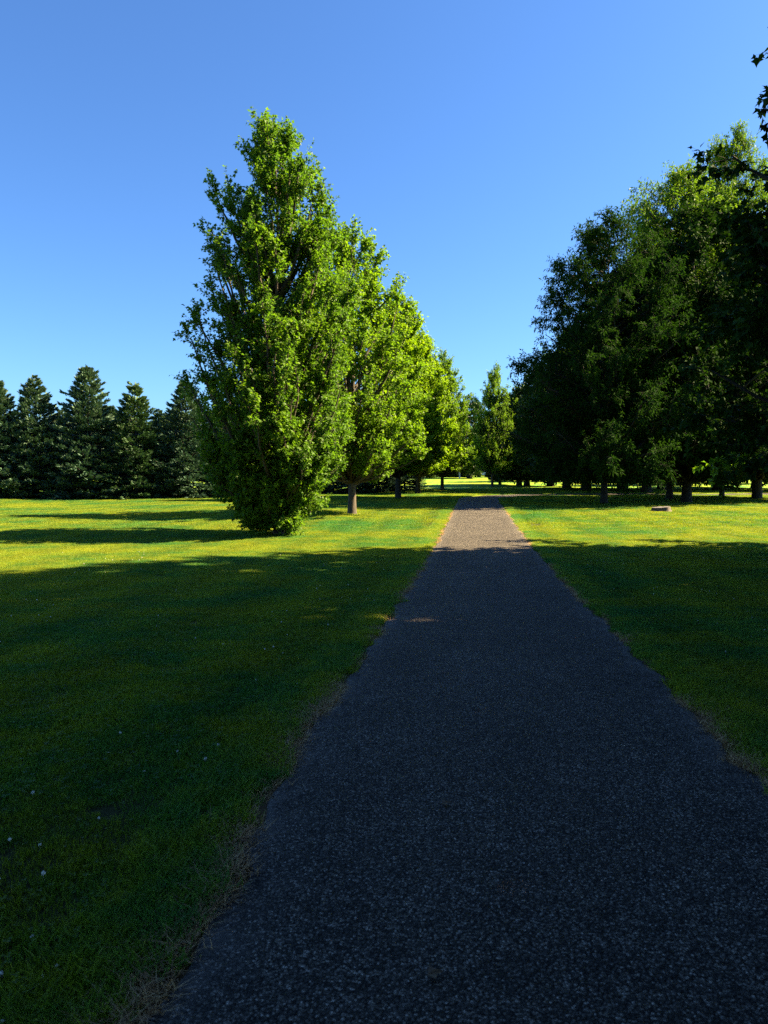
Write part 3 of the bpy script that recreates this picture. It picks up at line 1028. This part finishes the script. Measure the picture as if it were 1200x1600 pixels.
def build_car():
    Z = 132.0
    x0 = at(748, Z)
    root = bpy.data.objects.new('parked_car', None)
    COL.objects.link(root)
    root.location = (x0, Z, gz(x0, Z))
    root.rotation_euler = (0, 0, R(-62))
    white = plain_mat('white_car_paint', (0.78, 0.79, 0.80), 0.25, 0.5, 0.02)
    glass = plain_mat('car_glass', (0.10, 0.16, 0.22), 0.08, 0.6, 0.1)
    tyre = plain_mat('tyre_rubber', (0.02, 0.02, 0.02), 0.8)
    rim = plain_mat('rim_metal', (0.5, 0.5, 0.52), 0.35, metallic=0.8)
    lamp = plain_mat('headlight_lens', (0.7, 0.72, 0.74), 0.15)
    v, q = joinq([box_v(-2.3, 2.3, -0.9, 0.9, 0.32, 0.95, 0.05, 0.04), box_v(-2.2, 0.9, -0.84, 0.84, 0.952, 1.62, 0.35, 0.16)])
    bevel(link('body', mesh_np('body', v, quads=q, mat=white), root), 0.08)
    for s in (-1, 1):
        v, q = box_v(-1.8, 0.55, s * 0.80 - 0.02, s * 0.80 + 0.02, 1.02, 1.46, 0.2, 0.0)
        link('side_window', mesh_np('side_window', v, quads=q, mat=glass), root)
        v, q = box_v(2.27, 2.33, s * 0.62 - 0.16, s * 0.62 + 0.16, 0.66, 0.82)
        link('headlight', mesh_np('headlight', v, quads=q, mat=lamp), root)
    v = np.array([[0.94, -0.74, 1.0], [0.94, 0.74, 1.0], [0.62, 0.62, 1.52], [0.62, -0.62, 1.52]])
    v = np.concatenate([v, v + [0.02, 0, 0.012]])
    q = np.array([[4, 5, 6, 7], [3, 2, 1, 0], [0, 1, 5, 4], [1, 2, 6, 5], [2, 3, 7, 6], [3, 0, 4, 7]])
    link('windscreen', mesh_np('windscreen', v, quads=q, mat=glass), root)
    for sx in (-1.45, 1.45):
        for s in (-1, 1):
            pt = np.array([[[sx, s * 0.74, 0.33], [sx, s * 0.76, 0.33], [sx, s * 0.92, 0.33], [sx, s * 0.93, 0.33]]])
            vv, qq = tubes(pt, np.array([[0.2, 0.33, 0.33, 0.24]]), 18)
            w = link('wheel', mesh_np('wheel', vv, quads=qq, mat=tyre), root)
            pt = np.array([[[sx, s * 0.90, 0.33], [sx, s * 0.935, 0.33], [sx, s * 0.936, 0.33]]])
            vv, qq = tubes(pt, np.array([[0.22, 0.21, 0.01]]), 14)
            link('rim', mesh_np('rim', vv, quads=qq, mat=rim), w)
    tag(root, 'white car parked in the sun far off beyond the end of the path', 'car')


build_car()

# posts far off
M_WPOST = plain_mat('weathered_white_wood', (0.62, 0.58, 0.52), 0.7)


def post(px, Z, h, w, label):
    x0 = at(px, Z)
    root = bpy.data.objects.new('marker_post', None)
    COL.objects.link(root)
    root.location = (x0, Z, gz(x0, Z))
    v, q = box_v(-w / 2, w / 2, -w / 2, w / 2, -0.1, h)
    link('shaft', mesh_np('shaft', v, quads=q, mat=M_WPOST), root)
    v, q = box_v(-w * 0.65, w * 0.65, -w * 0.65, w * 0.65, h, h + w * 0.8, w * 0.4, w * 0.4)
    link('cap', mesh_np('cap', v, quads=q, mat=M_WPOST), root)
    tag(root, label, 'post')


post(1095, 78, 1.15, 0.16, 'pale wooden post on the far lawn near the right edge')
post(718, 118, 0.9, 0.22, 'short pale post on the far bright lawn left of the white car')
post(795, 112, 1.1, 0.25, 'pale post far back, just left of the reddish bush')


# ------------------------------------------------------------------ low sunlit twig and overhead sprig of the nearest maples
def sprig(name, loc, aim, length, n, leaf, label, mat, seed, spread=0.22):
    rng = np.random.default_rng(seed)
    aim = np.array(aim, float)
    aim /= np.linalg.norm(aim)
    base = np.array([[0, 0, 0.0]])
    end = base + aim * length
    end[:, 2] -= 0.15 * length
    P = bez(base, base + aim * length * 0.55, end, 8)
    parts = [tubes(P, np.linspace(0.016, 0.004, 8)[None], 6)]
    k = 16
    t = rng.uniform(0.2, 1, (1, k))
    s0, tg = pick(P, t)
    d = norm(tg + rng.normal(0, 0.7, (1, k, 3)))
    l = spread * length * rng.uniform(0.6, 1.2, (1, k, 1))
    S = bez(s0[0], s0[0] + d[0] * l[0] * 0.5, s0[0] + d[0] * l[0] - np.array([0, 0, 0.08]), 4)
    parts.append(tubes(S, np.full((k, 4), 0.004), 4))
    per = n // k
    t = rng.uniform(0.2, 1, (k, per))
    lp, lt = pick(S, t)
    ld = norm(lt * 0.5 + rng.normal(0, 0.6, (k, per, 3)) + np.array([0, 0, -0.5]))
    up = norm(np.array([0, 0, 1.0]) + rng.normal(0, 0.5, (k, per, 3)))
    lp = lp + ld * 0.05
    c = leaf_faces(lp.reshape(-1, 3), ld.reshape(-1, 3), up.reshape(-1, 3), leaf * rng.uniform(0.7, 1.15, k * per), 'maple', rng.random(k * per), rng)
    return joinq(parts), c


def add_sprig(parent, world_from, world_to, n, leaf, mat, seed):
    """a long low branch belonging to the tree `parent`"""
    a = Vector(world_from)
    b = Vector(world_to)
    (bv, bq), c = sprig('branch', None, b - a, (b - a).length, n, leaf, '', mat, seed)
    par_loc, rz, s = parent.location, parent.rotation_euler.z, parent.scale[0]

    def to_local(v):
        w = v + np.array(a)[None] - np.array(par_loc)[None]
        cs, sn = math.cos(-rz), math.sin(-rz)
        return np.stack([w[:, 0] * cs - w[:, 1] * sn, w[:, 0] * sn + w[:, 1] * cs, w[:, 2]], 1) / s
    br = link('low_branch', mesh_np('low_branch', to_local(bv), quads=bq, mat=M_BARK_D), parent)
    link('leaves', mesh_np('leaves', to_local(c[0]), quads=c[1], tris=c[2], mat=mat, attr={'var': c[3]}), br)


nearest = [o for o in bpy.data.objects if o.get('label', '').startswith('nearest big dark maple')][0]
add_sprig(nearest, (10.6, 17.5, 3.4), (at(1120, 18.2), 18.2, 2.1), 300, 0.16, M_MAPLE, 5)
close = [o for o in bpy.data.objects if o.get('label', '').startswith('very close dark maple')][0]
add_sprig(close, (5.6, 7.5, 6.9), (3.92, 7.6, 6.55), 560, 0.15, M_BROAD, 6)
add_sprig(close, (5.4, 7.5, 6.5), (3.98, 7.6, 6.25), 420, 0.15, M_BROAD, 12)
add_sprig(close, (5.6, 7.5, 6.4), (3.92, 7.6, 6.1), 420, 0.15, M_BROAD, 9)


# ------------------------------------------------------------------ grass
def blades(seed, n, rad, hmin, hmax, wid, lean, square=True, clover=0):
    rng = np.random.default_rng(seed)
    if square:
        p = rng.uniform(-rad, rad, (n, 2))
    else:
        p = rng.normal(0, rad * 0.5, (n, 2))
    a = rng.uniform(0, 2 * PI, n)
    h = rng.uniform(hmin, hmax, n)
    w = wid * rng.uniform(0.6, 1.3, n)
    ld = rng.uniform(0, 2 * PI, n)
    lm = h * lean * rng.uniform(0.2, 1.3, n)
    ax = np.stack([np.cos(a), np.sin(a), 0 * a], 1)
    lx = np.stack([np.cos(ld), np.sin(ld), 0 * a], 1)
    b = np.stack([p[:, 0], p[:, 1], np.full(n, -0.006)], 1)
    m = b + lx * (lm * 0.35)[:, None] + np.array([0, 0, 1]) * (h * 0.62)[:, None]
    t = b + lx * lm[:, None] + np.array([0, 0, 1]) * h[:, None]
    V = np.stack([b - ax * w[:, None], b + ax * w[:, None], m + ax * (w * .75)[:, None], m - ax * (w * .75)[:, None], t], 1)
    i = (np.arange(n) * 5)[:, None]
    q = i + np.array([[0, 1, 2, 3]])
    tr = i + np.array([[3, 2, 4]])
    var = np.repeat(rng.random(n), 5)
    V = V.reshape(-1, 3)
    if clover:
        cp = rng.uniform(-rad, rad, (clover, 2))
        vs, ts = [], []
        for k in range(clover):
            hh = rng.uniform(0.015, 0.035)
            c0 = np.array([cp[k, 0], cp[k, 1], hh])
            r_ = rng.uniform(0.006, 0.010)
            for j in range(3):
                an = rng.uniform(0, 0.4) + j * 2.09
                d = np.array([math.cos(an), math.sin(an), 0.15])
                sdv = np.array([-math.sin(an), math.cos(an), 0])
                o = len(V) + len(vs)
                vs += [c0, c0 + d * r_ + sdv * r_ * .7, c0 + d * r_ * 1.7, c0 + d * r_ - sdv * r_ * .7]
                ts.append([o, o + 1, o + 2, o + 3])
        V = np.concatenate([V, np.array(vs)])
        q = np.concatenate([q, np.array(ts)])
        var = np.concatenate([var, np.full(len(vs), 0.25)])
    return V, q, tr, var


protos_big = bpy.data.collections.new('turf_patches')
protos_small = bpy.data.collections.new('turf_tufts')
protos_dry = bpy.data.collections.new('dry_tufts')
protos_far = bpy.data.collections.new('far_turf')


def add_proto(coln, name, data, mat):
    V, q, t, var = data
    o = bpy.data.objects.new(name, mesh_np(name, V, quads=q, tris=t, mat=mat, attr={'var': var}))
    coln.objects.link(o)


for i in range(4):
    add_proto(protos_big, 'turf_patch', blades(100 + i, 1900, 0.27, 0.022, 0.055, 0.0021, 0.75, clover=26), M_BLADE)
for i in range(3):
    add_proto(protos_far, 'turf_patch', blades(140 + i, 900, 0.42, 0.028, 0.06, 0.0050, 0.7), M_BLADE)
for i in range(4):
    add_proto(protos_small, 'turf_tuft', blades(200 + i, 60, 0.055, 0.02, 0.07, 0.0022, 0.9, square=False), M_BLADE)
for i in range(4):
    add_proto(protos_dry, 'dry_tuft', blades(300 + i, 34, 0.06, 0.015, 0.05, 0.0022, 2.2, square=False), M_DRY)


def scatter(name, pts, scl, coln, label, seed):
    rng = np.random.default_rng(seed)
    n = len(pts)
    me = bpy.data.meshes.new(name)
    me.vertices.add(n)
    me.vertices.foreach_set('co', np.asarray(pts, np.float32).ravel())
    a = me.attributes.new('rotz', 'FLOAT_VECTOR', 'POINT')
    rot = np.zeros((n, 3), np.float32)
    rot[:, 2] = rng.uniform(0, 2 * PI, n)
    a.data.foreach_set('vector', rot.ravel())
    a = me.attributes.new('scl', 'FLOAT', 'POINT')
    a.data.foreach_set('value', np.asarray(scl, np.float32))
    o = link(name, me)
    ng = bpy.data.node_groups.new(name, 'GeometryNodeTree')
    ng.interface.new_socket('Geometry', in_out='INPUT', socket_type='NodeSocketGeometry')
    ng.interface.new_socket('Geometry', in_out='OUTPUT', socket_type='NodeSocketGeometry')
    N, L = ng.nodes, ng.links
    gi = N.new('NodeGroupInput')
    go = N.new('NodeGroupOutput')
    ci = N.new('GeometryNodeCollectionInfo')
    ci.inputs['Collection'].default_value = coln
    ci.inputs['Separate Children'].default_value = True
    ci.inputs['Reset Children'].default_value = True
    ip = N.new('GeometryNodeInstanceOnPoints')
    ip.inputs['Pick Instance'].default_value = True
    ri = N.new('FunctionNodeRandomValue')
    ri.data_type = 'INT'
    ri.inputs[4].default_value = 0
    ri.inputs[5].default_value = len(coln.objects) - 1
    na = N.new('GeometryNodeInputNamedAttribute')
    na.data_type = 'FLOAT_VECTOR'
    na.inputs[0].default_value = 'rotz'
    ns = N.new('GeometryNodeInputNamedAttribute')
    ns.data_type = 'FLOAT'
    ns.inputs[0].default_value = 'scl'
    L.new(gi.outputs[0], ip.inputs['Points'])
    L.new(ci.outputs[0], ip.inputs['Instance'])
    L.new(ri.outputs[2], ip.inputs['Instance Index'])
    L.new(na.outputs[0], ip.inputs['Rotation'])
    L.new(ns.outputs[0], ip.inputs['Scale'])
    L.new(ip.outputs[0], go.inputs[0])
    md = o.modifiers.new('scatter', 'NODES')
    md.node_group = ng
    tag(o, label, 'grass', kind='stuff')
    return o


rng = np.random.default_rng(12)


def tuftiness(a, b):
    w = np.sin(a * 1.7 + 1.3 * np.sin(b * 0.9)) + np.sin(b * 2.3 + 1.7 * np.sin(a * 1.1)) + 0.7 * np.sin(a * 4.1 + b * 3.3) + 0.7 * np.sin(a * 3.7 - b * 5.1)
    return 1.03 + 0.11 * w


def grid_pts(x0, x1, y0, y1, st):
    a, b = np.meshgrid(np.arange(x0, x1, st), np.arange(y0, y1, st))
    a = a.ravel() + rng.uniform(-.45, .45, a.size) * st
    b = b.ravel() + rng.uniform(-.45, .45, b.size) * st
    return a, b


def frus(a, b, pad=2.0):
    return (np.abs(a) < 0.60 * np.maximum(b, 0) + pad) & (b > 0.6)


a, b = grid_pts(-20, 20, 0.6, 24, 0.30)
k = frus(a, b)
a, b = a[k], b[k]
d, s_, sd = path_dist(a, b)
cl = d - half_w(s_, sd)
k = cl > 0.30
scatter('short_grass', np.stack([a[k], b[k], ground_z(a[k], b[k]) + 0.012], 1), rng.uniform(0.8, 1.1, k.sum()) * tuftiness(a[k], b[k]), protos_big,
        'short mown green grass with clover covering the near lawn on both sides of the path', 1)
a, b = grid_pts(-46, 46, 23.6, 66, 0.55)
k = frus(a, b, 4)
a, b = a[k], b[k]
d, s_, sd = path_dist(a, b)
cl = d - half_w(s_, sd)
k = cl > 0.42
scatter('lawn_grass', np.stack([a[k], b[k], ground_z(a[k], b[k]) + 0.012], 1), rng.uniform(0.8, 1.2, k.sum()), protos_far,
        'mown grass of the sunlit field and lawn further from the camera', 2)
# ragged edge
sp = rng.uniform(14.5, 62, 26000)
w = rng.random(26000)
sdd = np.where(rng.random(26000) < 0.5, -1.0, 1.0)
ccx = np.interp(sp, sf, cx)
ccy = np.interp(sp, sf, cy)
ttx = np.interp(sp, sf, tx)
tty = np.interp(sp, sf, ty)
off = half_w(sp, sdd) + 0.04 + 0.40 * w ** 0.8
ax_ = ccx + sdd * off * tty
ay_ = ccy - sdd * off * ttx
scatter('edge_grass', np.stack([ax_, ay_, ground_z(ax_, ay_) + 0.004], 1), rng.uniform(0.6, 1.25, len(sp)), protos_small,
        'ragged green tufts growing along both edges of the path', 3)
sp = rng.uniform(14.5, 50, 9000)
pat = np.sin(sp * 2.1) + np.sin(sp * 5.3 + 1) + np.sin(sp * 0.7 + 2) + rng.normal(0, 0.7, len(sp))
sp = sp[pat > 0.1]
n = len(sp)
sdd = np.where(rng.random(n) < 0.62, -1.0, 1.0)
ccx = np.interp(sp, sf, cx)
ccy = np.interp(sp, sf, cy)
ttx = np.interp(sp, sf, tx)
tty = np.interp(sp, sf, ty)
off = half_w(sp, sdd) - 0.01 + 0.10 * np.abs(rng.normal(0, 1, n))
ax_ = ccx + sdd * off * tty
ay_ = ccy - sdd * off * ttx
scatter('dry_grass', np.stack([ax_, ay_, ground_z(ax_, ay_) + 0.008], 1), rng.uniform(0.5, 1.2, n), protos_dry,
        'brown dried grass clippings and dead tufts lining the path edges', 4)

# ------------------------------------------------------------------ clover flowers
M_CLOV = plain_mat('clover_petal', (0.62, 0.60, 0.52), 0.7, 0.2, 0.12, 200)


def clover_mesh():
    rng = np.random.default_rng(7)
    vs, qs = [], []
    nla, nlo = 6, 9
    for i in range(nla + 1):
        th = PI * i / nla
        for j in range(nlo):
            an = 2 * PI * j / nlo
            r_ = 0.0085 * (1 + rng.normal(0, 0.14))
            vs.append([r_ * math.sin(th) * math.cos(an), r_ * math.sin(th) * math.sin(an), 0.052 + r_ * 0.85 * math.cos(th)])
    for i in range(nla):
        for j in range(nlo):
            qs.append([i * nlo + j, (i + 1) * nlo + j, (i + 1) * nlo + (j + 1) % nlo, i * nlo + (j + 1) % nlo])
    st = tubes(np.array([[[0, 0, -0.005], [0.002, 0, 0.025], [0, 0, 0.047]]]), np.array([[0.0012, 0.001, 0.001]]), 4)
    v, q = joinq([(np.array(vs), np.array(qs)), st])
    return mesh_np('clover_flower', v, quads=q, mat=M_CLOV)


cm = clover_mesh()
cnt = 0
r2 = random.Random(21)
while cnt < 200:
    yy = 1.6 + 15 * r2.random() ** 1.35
    xx = r2.uniform(-1, 1) * (0.56 * yy + 0.2)
    d, s_, sd = path_dist(np.array([xx]), np.array([yy]))
    if d[0] < 1.45: continue
    # clumps of clover
    if math.sin(xx * 1.3 + 2) + math.sin(yy * 0.9) + r2.uniform(-1.4, 1.4) < 0.1: continue
    o = link('clover_flower', cm, loc=(xx, yy, gz(xx, yy)), rotz=r2.uniform(0, 6))
    s = r2.uniform(0.6, 1.05)
    o.scale = (s, s, s * 0.95)
    side = 'left' if sd[0] < 0 else 'right'
    tag(o, 'tiny white clover flower dotting the shaded grass %s of the path' % side, 'clover flower', 'clover flowers in the grass %s of the path' % side)
    cnt += 1

# dead leaves on the path
M_DEAD = leaf_mat('dead_leaf', (0.06, 0.035, 0.015), (0.12, 0.07, 0.03), (0.2, 0.12, 0.05), (0.25, 0.15, 0.06), 0.15)
for (px, py, sz, lb) in [(668, 1535, 0.055, 'curled brown dead leaf lying on the asphalt near the bottom of the photo'),
                         (690, 1252, 0.05, 'small reddish dead leaf lying in the middle of the shaded path')]:
    ang = math.atan((py - 800) / F_PX) + PITCH
    Z = 1.55 / math.tan(ang)
    Xp = (px - 600) / F_PX * (Z * math.cos(PITCH) + 1.55 * math.sin(PITCH))
    V, q, t, var = leaf_faces(np.array([[0, 0, 0.012]]), np.array([[1.0, 0.3, 0.12]]), np.array([[0.2, 0, 1.0]]), np.array([sz]), 'maple', np.array([0.4]), rng)
    o = link('dead_leaf', mesh_np('dead_leaf', V, quads=q, mat=M_DEAD, attr={'var': var}), loc=(Xp, Z, gz(Xp, Z) + 0.018))
    md = o.modifiers.new('thick', 'SOLIDIFY')
    md.thickness = 0.001
    tag(o, lb, 'leaf')

print('TRIS', sum(len(m.loops) - 2 * len(m.polygons) for m in bpy.data.meshes))
